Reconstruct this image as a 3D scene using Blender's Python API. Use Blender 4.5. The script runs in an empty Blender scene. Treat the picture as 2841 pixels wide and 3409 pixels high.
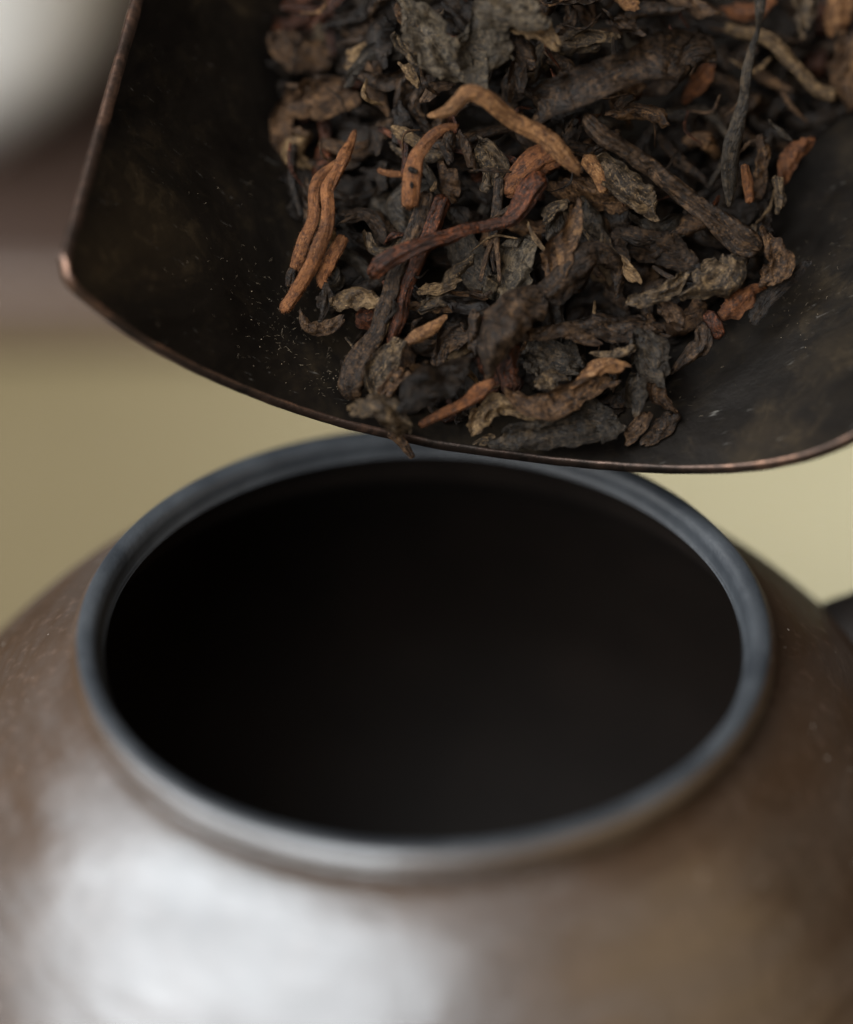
import bpy, math, random
import numpy as np
from mathutils import Vector, Matrix

MM = 0.001
sc = bpy.context.scene
COL = sc.collection
rnd = random.Random(11)

# ------------------------------------------------------------------ camera
RIMZ = 80.0                                   # mouth of the pot above the table, mm
DEP = math.radians(36.2)                      # how far the lens looks down
ROLL = math.radians(0.25)
WR = np.array([1.0, 0, 0])
WU = np.array([0, math.sin(DEP), math.cos(DEP)])
FWD = np.array([0, math.cos(DEP), -math.sin(DEP)])
CAM = np.array([0, 0, RIMZ]) + 0.35 * WR + 9.6 * WU - 307.2 * FWD
RIGHT = math.cos(ROLL) * WR - math.sin(ROLL) * WU
UP = math.sin(ROLL) * WR + math.cos(ROLL) * WU
FPX = 100.0 / 24.0 * 2841.0                   # focal length in photograph pixels
FOCUS = 315.5

cd = bpy.data.cameras.new('camera')
cam = bpy.data.objects.new('camera', cd)
COL.objects.link(cam)
cam.location = CAM * MM
cam.rotation_euler = Matrix(np.stack([RIGHT, UP, -FWD], 1).tolist()).to_euler()
cd.sensor_fit = 'HORIZONTAL'
cd.sensor_width = 24.0
cd.lens = 100.0
cd.clip_start = 0.01
cd.clip_end = 20.0
cd.dof.use_dof = True
cd.dof.focus_distance = FOCUS * MM
cd.dof.aperture_fstop = 4.7
cd.dof.aperture_blades = 0
sc.camera = cam

# ------------------------------------------------------------------ world and lamps
w = bpy.data.worlds.new('World')
sc.world = w
w.use_nodes = True
bg = w.node_tree.nodes['Background']
bg.inputs['Color'].default_value = (0.92, 0.96, 1.0, 1)
bg.inputs['Strength'].default_value = 0.013

def area(name, loc, target, sx, sy, power, color):
    l = bpy.data.lights.new(name, 'AREA')
    l.shape = 'RECTANGLE'
    l.size, l.size_y = sx, sy
    l.energy = power
    l.color = color
    o = bpy.data.objects.new(name, l)
    COL.objects.link(o)
    o.location = loc
    o.rotation_euler = (Vector(target) - Vector(loc)).to_track_quat('-Z', 'Y').to_euler()
    return o

area('window_light', (-0.64, -0.44, 0.84), (0, 0.0, 0.08), 1.60, 1.10, 50.0, (0.985, 0.993, 1.0))
area('warm_fill_light', (0.66, -0.36, 0.58), (0, 0, 0.08), 0.70, 0.60, 1.5, (1.0, 0.68, 0.38))  # unseen lamp, added for a warm sheen on the pot's right side
sl = bpy.data.lights.new('cloth_fill_spot', 'SPOT')  # unseen lamp, added to brighten the cloth behind the pot on the right
sl.energy = 33.0
sl.spot_size = math.radians(34)
sl.spot_blend = 1.0
sl.shadow_soft_size = 0.03
sl.color = (0.81, 0.925, 1.0)
so = bpy.data.objects.new('cloth_fill_spot', sl)
COL.objects.link(so)
so.location = (0.23, 0.24, 0.42)
so.rotation_euler = (Vector((0.105, 0.15, 0.0)) - so.location).to_track_quat('-Z', 'Y').to_euler()

sc.view_settings.view_transform = 'Standard'
sc.view_settings.look = 'None'
sc.view_settings.exposure = 0.0
sc.view_settings.gamma = 1.0
sc.render.engine = 'CYCLES'
sc.cycles.use_denoising = True
sc.cycles.max_bounces = 5

# ------------------------------------------------------------------ helpers
def ray(px, py):
    """direction (camera axes, per mm of depth) through a photograph pixel"""
    return (px - 1420.5) / FPX, (1704.5 - py) / FPX

def at_depth(px, py, depth):
    u, v = ray(px, py)
    return CAM + depth * (u * RIGHT + v * UP + FWD)

def on_plane(px, py, z):
    u, v = ray(px, py)
    d = u * RIGHT + v * UP + FWD
    return CAM + d * ((z - CAM[2]) / d[2])

def hash3(ix, iy, iz, seed):
    h = (ix.astype(np.int64) * 374761393 + iy.astype(np.int64) * 668265263
         + iz.astype(np.int64) * 2147483647 + seed * 1274126177) & 0xFFFFFFFF
    h = ((h ^ (h >> 13)) * 1274126177) & 0xFFFFFFFF
    h = ((h ^ (h >> 16)) * 2246822519) & 0xFFFFFFFF
    h = h ^ (h >> 15)
    return (h & 0xFFFFFF) / float(0xFFFFFF) * 2 - 1

def vnoise(p, seed=0):
    """value noise, p (...,3) -> about -1..1"""
    i = np.floor(p)
    f = p - i
    f = f * f * f * (f * (f * 6 - 15) + 10)
    x, y, z = i[..., 0], i[..., 1], i[..., 2]
    out = 0
    for a in (0, 1):
        wx = f[..., 0] if a else 1 - f[..., 0]
        for b in (0, 1):
            wy = f[..., 1] if b else 1 - f[..., 1]
            for c in (0, 1):
                wz = f[..., 2] if c else 1 - f[..., 2]
                out = out + wx * wy * wz * hash3(x + a, y + b, z + c, seed)
    return out

def tri(t):
    return 4 * np.abs(t - np.floor(t + 0.5)) - 1

def fbm(p, seed=0, octv=3, gain=0.5, ridged=False):
    s = 0; a = 1.0; t = 0
    for k in range(octv):
        n = vnoise(p * (2.03 ** k) + 17.3 * k, seed + k)
        if ridged:
            n = 1 - 2 * np.abs(n)
        s = s + a * n; t += a; a *= gain
    return s / t

def mesh_obj(name, verts_mm, faces, mat, parent=None, origin=None, uv=None, smooth=True):
    v = np.asarray(verts_mm, float)
    if origin is None:
        origin = np.zeros(3)
    origin = np.asarray(origin, float)
    me = bpy.data.meshes.new(name)
    me.from_pydata(((v - origin) * MM).tolist(), [], faces)
    if smooth:
        me.polygons.foreach_set('use_smooth', [True] * len(me.polygons))
    if uv is not None:
        lay = me.uv_layers.new(name='UVMap')
        li = np.empty(len(me.loops), dtype=np.int32)
        me.loops.foreach_get('vertex_index', li)
        lay.data.foreach_set('uv', np.asarray(uv, np.float32)[li].ravel())
    me.materials.append(mat)
    o = bpy.data.objects.new(name, me)
    COL.objects.link(o)
    if parent is None:
        o.location = origin * MM
    else:
        o.parent = parent
        o.location = Vector(origin * MM) - parent.location
    return o

def empty(name, loc_mm):
    o = bpy.data.objects.new(name, None)
    COL.objects.link(o)
    o.location = np.asarray(loc_mm) * MM
    o.empty_display_size = 0.01
    return o

def tag(o, label, cat, group=None, kind=None):
    o['label'] = label
    o['category'] = cat
    if group: o['group'] = group
    if kind: o['kind'] = kind
    return o

def grid_faces(nu, nv, wrap=False, off=0):
    f = []
    for i in range(nu - 1):
        for j in range(nv if wrap else nv - 1):
            j2 = (j + 1) % nv
            f.append((off + i * nv + j, off + i * nv + j2, off + (i + 1) * nv + j2, off + (i + 1) * nv + j))
    return f

def revolve(name, prof, mat, parent, origin, n=160, wob=0.0):
    prof = np.asarray(prof, float)
    th = np.linspace(0, 2 * math.pi, n, endpoint=False)
    R = prof[:, 0][:, None]; Z = prof[:, 1][:, None]
    X = R * np.cos(th); Y = R * np.sin(th); Zz = Z + 0 * th
    V = np.stack([X, Y, Zz], -1)
    if wob:
        k = 1 + wob * fbm(V * 0.035, 5, 2)
        V[..., 0] *= k; V[..., 1] *= k
    return mesh_obj(name, V.reshape(-1, 3) + np.asarray(origin, float), grid_faces(len(prof), n, True), mat, parent, origin)

def smooth_profile(pts, per=10):
    """Catmull-Rom through points"""
    p = np.asarray(pts, float)
    q = np.vstack([2 * p[0] - p[1], p, 2 * p[-1] - p[-2]])
    out = []
    for i in range(1, len(q) - 2):
        for t in np.linspace(0, 1, per, endpoint=False):
            a, b, c, d = q[i - 1], q[i], q[i + 1], q[i + 2]
            out.append(0.5 * (2 * b + (c - a) * t + (2 * a - 5 * b + 4 * c - d) * t * t + (3 * b - a - 3 * c + d) * t ** 3))
    out.append(p[-1])
    return np.array(out)

# ------------------------------------------------------------------ materials
class NT:
    def __init__(s, name):
        s.m = bpy.data.materials.new(name)
        s.m.use_nodes = True
        s.t = s.m.node_tree
        s.b = s.t.nodes['Principled BSDF']
    def n(s, typ, **kw):
        x = s.t.nodes.new(typ)
        for k, v in kw.items():
            setattr(x, k, v)
        return x
    def l(s, a, b):
        s.t.links.new(a, b)
    def noise(s, vec, scale, detail=4, rough=0.55, dist=0.0):
        x = s.n('ShaderNodeTexNoise')
        x.inputs['Scale'].default_value = scale
        x.inputs['Detail'].default_value = detail
        x.inputs['Roughness'].default_value = rough
        x.inputs['Distortion'].default_value = dist
        s.l(vec, x.inputs['Vector'])
        return x.outputs['Fac']
    def mapping(s, vec, scale):
        x = s.n('ShaderNodeMapping')
        x.inputs['Scale'].default_value = scale
        s.l(vec, x.inputs['Vector'])
        return x.outputs['Vector']
    def ramp(s, fac, stops):
        x = s.n('ShaderNodeValToRGB')
        e = x.color_ramp.elements
        while len(e) < len(stops):
            e.new(0.5)
        for k, (p, c) in enumerate(stops):
            e[k].position = p
            e[k].color = (c[0], c[1], c[2], 1) if isinstance(c, (tuple, list)) else (c, c, c, 1)
        s.l(fac, x.inputs['Fac'])
        return x.outputs['Color']
    def mix(s, fac, a, b, mode='MIX'):
        x = s.n('ShaderNodeMix', data_type='RGBA', blend_type=mode)
        if isinstance(fac, (int, float)): x.inputs[0].default_value = fac
        else: s.l(fac, x.inputs[0])
        for i, v in ((6, a), (7, b)):
            if isinstance(v, (tuple, list)): x.inputs[i].default_value = (*v[:3], 1)
            else: s.l(v, x.inputs[i])
        return x.outputs[2]
    def bump(s, h, strength, dist, prev=None):
        x = s.n('ShaderNodeBump')
        x.inputs['Strength'].default_value = strength
        x.inputs['Distance'].default_value = dist
        s.l(h, x.inputs['Height'])
        if prev is not None: s.l(prev, x.inputs['Normal'])
        return x.outputs['Normal']
    def set(s, **kw):
        for k, v in kw.items():
            i = s.b.inputs[k.replace('_', ' ')]
            if isinstance(v, (int, float)): i.default_value = v
            elif isinstance(v, (tuple, list)): i.default_value = (*v[:3], 1)
            else: s.l(v, i)
    def obj(s):
        return s.n('ShaderNodeTexCoord').outputs['Object']
    def uv(s):
        return s.n('ShaderNodeTexCoord').outputs['UV']

def tea_material(name, dark, mid, light, flecks, fleckamt=0.5, fuzz=0.3, rough=0.6, spec=0.45, shade=0.55, patch=0.5, along=0.45):
    """dried leaf: mottled colour, fibres along its length (UV in mm), fine crumbly relief"""
    s = NT(name)
    ob, uv = s.obj(), s.uv()
    inf = s.n('ShaderNodeObjectInfo')
    add = s.n('ShaderNodeVectorMath', operation='MULTIPLY_ADD')
    s.l(inf.outputs['Random'], add.inputs[0])
    add.inputs[1].default_value = (0.37, 0.91, 0.53)
    s.l(ob, add.inputs[2])
    ob = add.outputs[0]
    big = s.noise(ob, 480, 2, 0.6, 0.4)
    mid_n = s.noise(ob, 1900, 4, 0.72, 0.5)
    fine = s.noise(ob, 7500, 2, 0.7)
    fib = s.noise(s.mapping(uv, (0.8, 6.5, 1)), 1.0, 3, 0.7, 0.6)
    col = s.ramp(mid_n, [(0.39, dark), (0.50, mid), (0.63, light)])
    shift = s.ramp(big, [(0.32, 0.0), (0.68, 1.0)])
    x = s.n('ShaderNodeMath', operation='MULTIPLY'); s.l(shift, x.inputs[0]); x.inputs[1].default_value = shade
    col = s.mix(x.outputs[0], col, dark)
    al = s.noise(s.mapping(uv, (0.22, 0.25, 1)), 1.0, 2, 0.5)
    a2 = s.n('ShaderNodeMath', operation='MULTIPLY'); s.l(s.ramp(al, [(0.46, 0.0), (0.64, 1.0)]), a2.inputs[0]); a2.inputs[1].default_value = along
    col = s.mix(a2.outputs[0], col, tuple(0.22 * c for c in mid))
    pt = s.noise(ob, 900, 3, 0.65, 0.8)
    p1 = s.ramp(pt, [(0.56, 0.0), (0.68, patch)])
    col = s.mix(p1, col, tuple(0.45 * a + 0.25 * b for a, b in zip(flecks, light)))
    f1 = s.ramp(fib, [(0.50, 0.0), (0.66, 1.0)])
    f2 = s.ramp(fine, [(0.46, 0.0), (0.70, 1.0)])
    m = s.n('ShaderNodeMath', operation='MULTIPLY'); s.l(f1, m.inputs[0]); s.l(f2, m.inputs[1])
    m2 = s.n('ShaderNodeMath', operation='MULTIPLY'); s.l(m.outputs[0], m2.inputs[0]); m2.inputs[1].default_value = fleckamt
    col = s.mix(m2.outputs[0], col, flecks)
    hv = s.n('ShaderNodeHueSaturation')
    mr = s.n('ShaderNodeMapRange'); s.l(inf.outputs['Random'], mr.inputs['Value'])
    mr.inputs['To Min'].default_value = 0.8; mr.inputs['To Max'].default_value = 1.35
    s.l(mr.outputs[0], hv.inputs['Value']); s.l(col, hv.inputs['Color'])
    def madd(x, k, y=None):
        q = s.n('ShaderNodeMath', operation='MULTIPLY_ADD')
        s.l(x, q.inputs[0]); q.inputs[1].default_value = k
        if y is None: q.inputs[2].default_value = 0.0
        else: s.l(y, q.inputs[2])
        return q.outputs[0]
    b = s.bump(madd(fine, 0.16, madd(fib, 0.62, madd(mid_n, 0.55))), 0.85, 0.0003)
    r = s.ramp(mid_n, [(0.3, max(rough - 0.15, 0.2)), (0.7, min(rough + 0.15, 1))])
    s.set(Base_Color=hv.outputs['Color'], Roughness=r, Normal=b)
    s.b.inputs['Specular IOR Level'].default_value = spec
    s.b.inputs['Sheen Weight'].default_value = fuzz
    s.b.inputs['Sheen Roughness'].default_value = 0.4
    s.b.inputs['Sheen Tint'].default_value = (*light, 1)
    return s.m

T = {
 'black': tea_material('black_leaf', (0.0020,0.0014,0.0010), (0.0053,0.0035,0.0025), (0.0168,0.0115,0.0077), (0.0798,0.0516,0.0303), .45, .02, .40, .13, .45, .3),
 'dark':  tea_material('dark_brown_leaf', (0.0029,0.0018,0.0011), (0.0094,0.0057,0.0035), (0.0312,0.0189,0.0110), (0.1378,0.0777,0.0379), .7, .03, .46, .13, .45, .5),
 'grey':  tea_material('grey_brown_leaf', (0.0056,0.0038,0.0024), (0.0194,0.0135,0.0084), (0.0646,0.0441,0.0266), (0.2231,0.1457,0.0723), .9, .04, .50, .13, .45, .6),
 'ash':   tea_material('ash_grey_leaf', (0.0079,0.0060,0.0041), (0.0256,0.0202,0.0142), (0.0651,0.0512,0.0349), (0.1758,0.1219,0.0659), .8, .04, .50, .13, .40, .45),
 'slate': tea_material('slate_grey_leaf', (0.0043,0.0033,0.0025), (0.0130,0.0104,0.0077), (0.0361,0.0287,0.0210), (0.1292,0.0876,0.0500), .6, .03, .44, .13, .45, .45),
 'brown': tea_material('warm_brown_leaf', (0.0059,0.0029,0.0013), (0.0232,0.0121,0.0058), (0.0704,0.0380,0.0182), (0.2125,0.1135,0.0480), .7, .05, .54, .13, .45, .5),
 'red':   tea_material('red_brown_stem', (0.0048,0.0020,0.0011), (0.0163,0.0063,0.0035), (0.0532,0.0205,0.0108), (0.2594,0.0804,0.0298), .7, .03, .42, .13, .45, .4),
 'pink':  tea_material('pinkish_brown_leaf', (0.0083,0.0044,0.0024), (0.0291,0.0164,0.0087), (0.0799,0.0466,0.0247), (0.2142,0.1251,0.0628), .6, .05, .52, .13, .45, .4),
 'rust':  tea_material('rust_orange_bud', (0.0200,0.0068,0.0023), (0.0700,0.0240,0.0074), (0.1280,0.0490,0.0162), (0.2800,0.1180,0.0430), .65, .10, .66, .2, .35, .25, .6),
 'orange':tea_material('orange_bud', (0.0390,0.0142,0.0050), (0.1080,0.0410,0.0138), (0.1680,0.0700,0.0255), (0.3300,0.1600,0.0680), .65, .12, .72, .2, .3, .2, .6),
 'gold':  tea_material('golden_bud', (0.0330,0.0138,0.0049), (0.1000,0.0450,0.0160), (0.1820,0.0900,0.0345), (0.4100,0.2300,0.1050), .85, .10, .70, .2, .4, .4, .5),
 'tan':   tea_material('tan_leaf', (0.0170,0.0094,0.0040), (0.0640,0.0385,0.0170), (0.1400,0.0890,0.0415), (0.3500,0.2260,0.1150), .8, .08, .64, .2, .45, .45),
}

def clay_material():
    s = NT('polished_brown_clay')
    ob = s.obj()
    a = s.noise(ob, 55, 5, 0.6)
    b_ = s.noise(ob, 900, 3, 0.6)
    st = s.noise(s.mapping(ob, (60, 60, 420)), 1.0, 4, 0.6, 0.4)
    col = s.ramp(a, [(0.3, (.032, .0175, .0088)), (0.7, (.050, .0275, .014))])
    col = s.mix(s.ramp(b_, [(0.55, 0.0), (0.75, 0.35)]), col, (.12, .075, .052))
    spk = s.noise(ob, 1300, 2, 0.5)
    col = s.mix(s.ramp(spk, [(0.745, 0.0), (0.775, 0.8)]), col, (.42, .38, .34))
    r0 = s.noise(s.mapping(ob, (70, 70, 260)), 1.0, 4, 0.65, 0.3)
    r1 = s.ramp(r0, [(0.32, 0.31), (0.68, 0.50)])
    bn = s.bump(st, 0.34, 0.0005)
    bn = s.bump(a, 0.24, 0.0018, bn)
    bn = s.bump(b_, 0.12, 0.0001, bn)
    # burnished matt clay: an even sheen that does not rise at grazing angles
    df = s.n('ShaderNodeBsdfDiffuse'); gl = s.n('ShaderNodeBsdfGlossy'); mx = s.n('ShaderNodeMixShader')
    s.l(col, df.inputs['Color']); s.l(bn, df.inputs['Normal'])
    gl.inputs['Color'].default_value = (0.87, 0.945, 1.0, 1)
    s.l(r1, gl.inputs['Roughness']); s.l(bn, gl.inputs['Normal'])
    mx.inputs[0].default_value = 0.112
    s.l(df.outputs[0], mx.inputs[1]); s.l(gl.outputs[0], mx.inputs[2])
    out = [n for n in s.t.nodes if n.type == 'OUTPUT_MATERIAL'][0]
    s.l(mx.outputs[0], out.inputs['Surface'])
    s.t.nodes.remove(s.b)
    return s.m

def rim_material():
    s = NT('matt_slate_clay')
    ob = s.obj()
    a = s.noise(ob, 160, 5, 0.6)
    b_ = s.noise(ob, 2600, 3, 0.6)
    col = s.ramp(a, [(0.32, (.0135, .0165, .0205)), (0.66, (.029, .034, .0395))])
    col = s.mix(s.ramp(b_, [(0.66, 0.0), (0.74, 0.8)]), col, (.012, .012, .012))
    s.set(Base_Color=col, Roughness=s.ramp(a, [(0.3, 0.46), (0.7, 0.60)]), Normal=s.bump(b_, 0.35, 0.00012, s.bump(a, 0.3, 0.0006)))
    s.b.inputs['IOR'].default_value = 1.6
    return s.m

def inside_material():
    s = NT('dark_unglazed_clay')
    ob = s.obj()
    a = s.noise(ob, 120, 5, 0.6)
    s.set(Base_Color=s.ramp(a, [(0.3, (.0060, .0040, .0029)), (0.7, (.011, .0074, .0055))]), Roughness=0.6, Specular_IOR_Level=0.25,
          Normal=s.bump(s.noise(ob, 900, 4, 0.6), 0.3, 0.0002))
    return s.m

def scoop_material():
    s = NT('dark_patinated_copper')
    ob = s.obj()
    a = s.noise(ob, 60, 6, 0.66, 0.6)
    b_ = s.noise(ob, 1500, 4, 0.65)
    sp = s.noise(ob, 420, 5, 0.68, 0.6)
    sc_ = s.noise(s.mapping(ob, (90, 2600, 900)), 1.0, 2, 0.5, 1.2)
    col = s.ramp(a, [(0.34, (.0036, .0029, .0024)), (0.50, (.0078, .0062, .0048)), (0.66, (.018, .0130, .0078)), (0.78, (.034, .0230, .0120))])
    m = s.n('ShaderNodeMath', operation='MULTIPLY')
    s.l(s.ramp(sp, [(0.52, 0.0), (0.66, 1.0)]), m.inputs[0]); s.l(s.ramp(a, [(0.45, 0.03), (0.68, 0.20)]), m.inputs[1])
    col = s.mix(m.outputs[0], col, (.105, .075, .040))
    k = s.n('ShaderNodeMath', operation='MULTIPLY')
    s.l(s.ramp(sc_, [(0.67, 0.0), (0.76, 0.32)]), k.inputs[0]); s.l(s.ramp(sp, [(0.48, 0.0), (0.60, 1.0)]), k.inputs[1])
    col = s.mix(k.outputs[0], col, (.22, .21, .19))
    r = s.ramp(a, [(0.3, 0.36), (0.7, 0.52)])
    s.set(Base_Color=col, Metallic=0.45, Specular_IOR_Level=0.15, Roughness=r, Normal=s.bump(b_, 0.25, 0.00006, s.bump(a, 0.3, 0.0006)))
    return s.m

def edge_material():
    s = NT('worn_copper_edge')
    ob = s.obj()
    a = s.noise(ob, 240, 5, 0.70, 0.5)
    col = s.ramp(a, [(0.36, (.020, .015, .012)), (0.54, (.066, .043, .033)), (0.70, (.20, .115, .078))])
    s.set(Base_Color=col, Metallic=0.8, Roughness=s.ramp(a, [(0.3, 0.5), (0.7, 0.28)]),
          Normal=s.bump(s.noise(ob, 1400, 4, 0.7), 0.35, 0.0002))
    return s.m

def simple(name, c1, c2, scale, rough, bump=0.2, bdist=0.0003):
    s = NT(name)
    a = s.noise(s.obj(), scale, 5, 0.6)
    s.set(Base_Color=s.ramp(a, [(0.3, c1), (0.7, c2)]), Roughness=rough, Normal=s.bump(a, bump, bdist))
    return s.m

def mat_material():
    s = NT('straw_coloured_linen')
    ob = s.obj()
    wv = s.n('ShaderNodeTexWave'); wv.inputs['Scale'].default_value = 260; s.l(ob, wv.inputs['Vector'])
    wv2 = s.n('ShaderNodeTexWave', bands_direction='Y'); wv2.inputs['Scale'].default_value = 260; s.l(ob, wv2.inputs['Vector'])
    a = s.noise(ob, 9, 5, 0.6)
    col = s.ramp(a, [(0.3, (.120, .093, .043)), (0.7, (.144, .113, .057))])
    bn = s.bump(wv.outputs['Fac'], 0.3, 0.0004)
    bn = s.bump(wv2.outputs['Fac'], 0.3, 0.0004, bn)
    s.set(Base_Color=col, Roughness=0.7, Normal=bn)
    return s.m

def wood_material(name, c1, c2):
    s = NT(name)
    ob = s.obj()
    g = s.noise(s.mapping(ob, (6, 90, 90)), 1.0, 6, 0.6, 0.8)
    s.set(Base_Color=s.ramp(g, [(0.3, c1), (0.7, c2)]), Roughness=0.42, Normal=s.bump(g, 0.2, 0.0004))
    return s.m

CLAY, RIM, INSIDE = clay_material(), rim_material(), inside_material()
SCOOP, EDGE = scoop_material(), edge_material()
CLOTH = mat_material()
HANDLE = simple('dark_matt_clay', (.010, .008, .007), (.018, .014, .012), 90, 0.6, 0.2)
PORCELAIN = simple('white_porcelain', (.88, .90, .90), (.92, .94, .94), 20, 0.18, 0.02)
WOOD = wood_material('dark_walnut', (.030, .018, .0135), (.052, .032, .024))
WOODEDGE = wood_material('reddish_walnut_edge', (.066, .044, .031), (.100, .067, .048))

# ------------------------------------------------------------------ setting: table cloth
nx = 60
gx = np.linspace(-1200, 1200, nx); gy = np.linspace(-900, 1900, nx)
G = np.stack(np.meshgrid(gx, gy, indexing='ij'), -1)
Z = 1.2 * fbm(np.concatenate([G * 0.006, np.zeros((nx, nx, 1))], -1), 3, 3) - 1.2
Z = np.where(np.hypot(G[..., 0], G[..., 1]) < 150, 0, Z)
cloth = mesh_obj('table_surface', np.concatenate([G, Z[..., None]], -1).reshape(-1, 3),
                 [tuple(reversed(f)) for f in grid_faces(nx, nx)], CLOTH)
cloth['kind'] = 'structure'

# ------------------------------------------------------------------ teapot
pot = tag(empty('teapot', (0, 0, 0)), 'open round brown clay teapot with slate grey mouth rim, under the tea scoop', 'teapot')
Zr = RIMZ
shoulder = smooth_profile([(28.7, Zr - 2.25), (28.72, Zr - 2.8), (29.4, Zr - 3.4), (31.2, Zr - 4.1), (34.4, Zr - 6.1), (39, Zr - 10.2), (44.5, Zr - 16.5), (49, Zr - 23),
                           (51.5, Zr - 32), (51.5, Zr - 42), (48.5, Zr - 53), (42.5, Zr - 64), (35, Zr - 72.5), (30, Zr - 77.5)], 9)
body_prof = np.vstack([[(28.2, Zr - 1.9)], shoulder, [(29.5, Zr - 78.5), (29.2, Zr - 79.9), (27.5, Zr - 80), (26, Zr - 79), (0.01, Zr - 78)]])
body = revolve('body', body_prof, CLAY, pot, (0, 0, 0), 200, 0.004)
collar_prof = smooth_profile([(28.3, Zr - 2.15), (28.9, Zr - 2.05), (29.75, Zr - 1.85), (30.25, Zr - 1.6), (30.45, Zr - 1.25), (30.36, Zr - 0.85), (30.1, Zr - 0.48), (29.8, Zr - 0.2)], 6)
revolve('collar', collar_prof, CLAY, pot, (0, 0, 0), 220, 0.003)
rim_prof = smooth_profile([(29.9, Zr - 0.40), (29.92, Zr - 0.26), (29.72, Zr - 0.08), (29.3, Zr), (28.85, Zr - 0.05), (28.5, Zr - 0.22), (28.27, Zr - 0.5),
                           (28.12, Zr - 0.8), (28.0, Zr - 1.3), (27.85, Zr - 1.7), (27.6, Zr - 1.95)], 6)
revolve('rim', rim_prof, RIM, pot, (0, 0, 0), 260, 0.005)
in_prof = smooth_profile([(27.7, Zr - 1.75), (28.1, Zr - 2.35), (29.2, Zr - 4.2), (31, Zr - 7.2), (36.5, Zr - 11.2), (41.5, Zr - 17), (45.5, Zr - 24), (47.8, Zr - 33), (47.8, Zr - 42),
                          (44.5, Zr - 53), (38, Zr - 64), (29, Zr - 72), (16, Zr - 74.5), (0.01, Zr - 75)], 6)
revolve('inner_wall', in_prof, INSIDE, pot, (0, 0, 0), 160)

def tube(name, pts, rad, mat, parent, n=28, per=12, flat=1.0):
    c = smooth_profile(pts, per)
    r = np.interp(np.linspace(0, 1, len(c)), np.linspace(0, 1, len(rad)), rad)
    Tn = np.gradient(c, axis=0); Tn /= np.linalg.norm(Tn, axis=1)[:, None]
    S = np.cross(Tn, (0.3, 0.9, 0.02)); S /= np.linalg.norm(S, axis=1)[:, None]
    N = np.cross(S, Tn)
    th = np.linspace(0, 2 * math.pi, n, endpoint=False)
    V = c[:, None] + r[:, None, None] * (S[:, None] * np.cos(th)[None, :, None] + flat * N[:, None] * np.sin(th)[None, :, None])
    return mesh_obj(name, V.reshape(-1, 3), grid_faces(len(c), n, True), mat, parent)

ha = math.radians(24)
hd = np.array([math.cos(ha), math.sin(ha), 0])
def hp(r, z): return hd * r + np.array([0, 0, z])
tube('handle', [hp(44, Zr - 19.5), hp(50.5, Zr - 16.5), hp(54.5, Zr - 9), hp(58.5, Zr + 3), hp(67, Zr + 6), hp(76, Zr - 12), hp(75, Zr - 35), hp(65, Zr - 49), hp(47, Zr - 54)],
     [6.8, 5.4, 4.7, 4.4, 4.3, 4.3, 4.3, 4.6, 6.0], HANDLE, pot)
sd = -hd
def sp_(r, z): return sd * r + np.array([0, 0, z])
tube('spout', [sp_(44, Zr - 44), sp_(58, Zr - 38), sp_(68, Zr - 26), sp_(74, Zr - 12), sp_(79, Zr - 3)], [13, 10, 7.5, 5.8, 5.0], CLAY, pot)

# ------------------------------------------------------------------ tea scoop: a trough, pitched down towards the mouth
PITCH = math.radians(22.0); YAW = math.radians(10.0)
A0 = np.array([0, math.cos(PITCH), math.sin(PITCH)])
NRM = np.array([0, -math.sin(PITCH), math.cos(PITCH)])
AX = math.cos(YAW) * A0 + math.sin(YAW) * WR
LAT = math.cos(YAW) * WR - math.sin(YAW) * A0
ORG = at_depth(1705, 1500, FOCUS)
def to_scoop(p):
    d = np.asarray(p) - ORG
    return d @ LAT, d @ AX, d @ NRM
def from_scoop(s, v, n):
    return ORG + np.multiply.outer(s, LAT) + np.multiply.outer(v, AX) + np.multiply.outer(n, NRM)
cs, cv_, cn = to_scoop(at_depth(222, 900, FOCUS - 12.5))
HALF, WALL = abs(cs), cn
EXPO = 2.3
def floor_h(s):
    return WALL * (np.abs(s) / HALF) ** EXPO
def hit_scoop(px, py, lift=0.0):
    lo, hi = 250.0, 420.0
    for _ in range(50):
        m = 0.5 * (lo + hi)
        s, v, n = to_scoop(at_depth(px, py, m))
        if n - floor_h(s) - lift > 0: lo = m
        else: hi = m
    return at_depth(px, py, 0.5 * (lo + hi))
lip_px = [(262, 950), (400, 1065), (568, 1169), (760, 1260), (942, 1331), (1120, 1390), (1300, 1437), (1460, 1467), (1623, 1494), (1800, 1515), (1948, 1530),
          (2150, 1545), (2354, 1550), (2500, 1545), (2597, 1526), (2700, 1495), (2841, 1440)]
lp = np.array([to_scoop(hit_scoop(x, y))[:2] for x, y in lip_px])
pf = np.polyfit(lp[:, 0] / HALF, lp[:, 1], 6)
smax = lp[:, 0].max()
def lip_v(s):
    s = np.asarray(s, float)
    base = np.polyval(pf, np.clip(s, -HALF, smax) / HALF)
    return base + np.where(s > smax, 0.45 * (s - smax) + 0.03 * (s - smax) ** 2, 0)
print('SCOOP half', HALF, 'wall', WALL, 'lip', np.round(lp, 1).tolist(), 'resid', np.round(np.polyval(pf, lp[:, 0] / HALF) - lp[:, 1], 2))

scoop = tag(empty('tea_scoop', from_scoop(0.0, 50.0, 0.0)), 'dark patinated copper tea scoop full of dry leaves above the teapot', 'tea scoop')
NS, NV, THK, SLEN = 120, 90, 1.15, 105.0
ss = np.sin(np.linspace(-1, 1, NS) * math.pi / 2 * 0.75) / math.sin(math.pi / 2 * 0.75) * HALF
tt = np.linspace(0, 1, NV) ** 1.3
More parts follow.
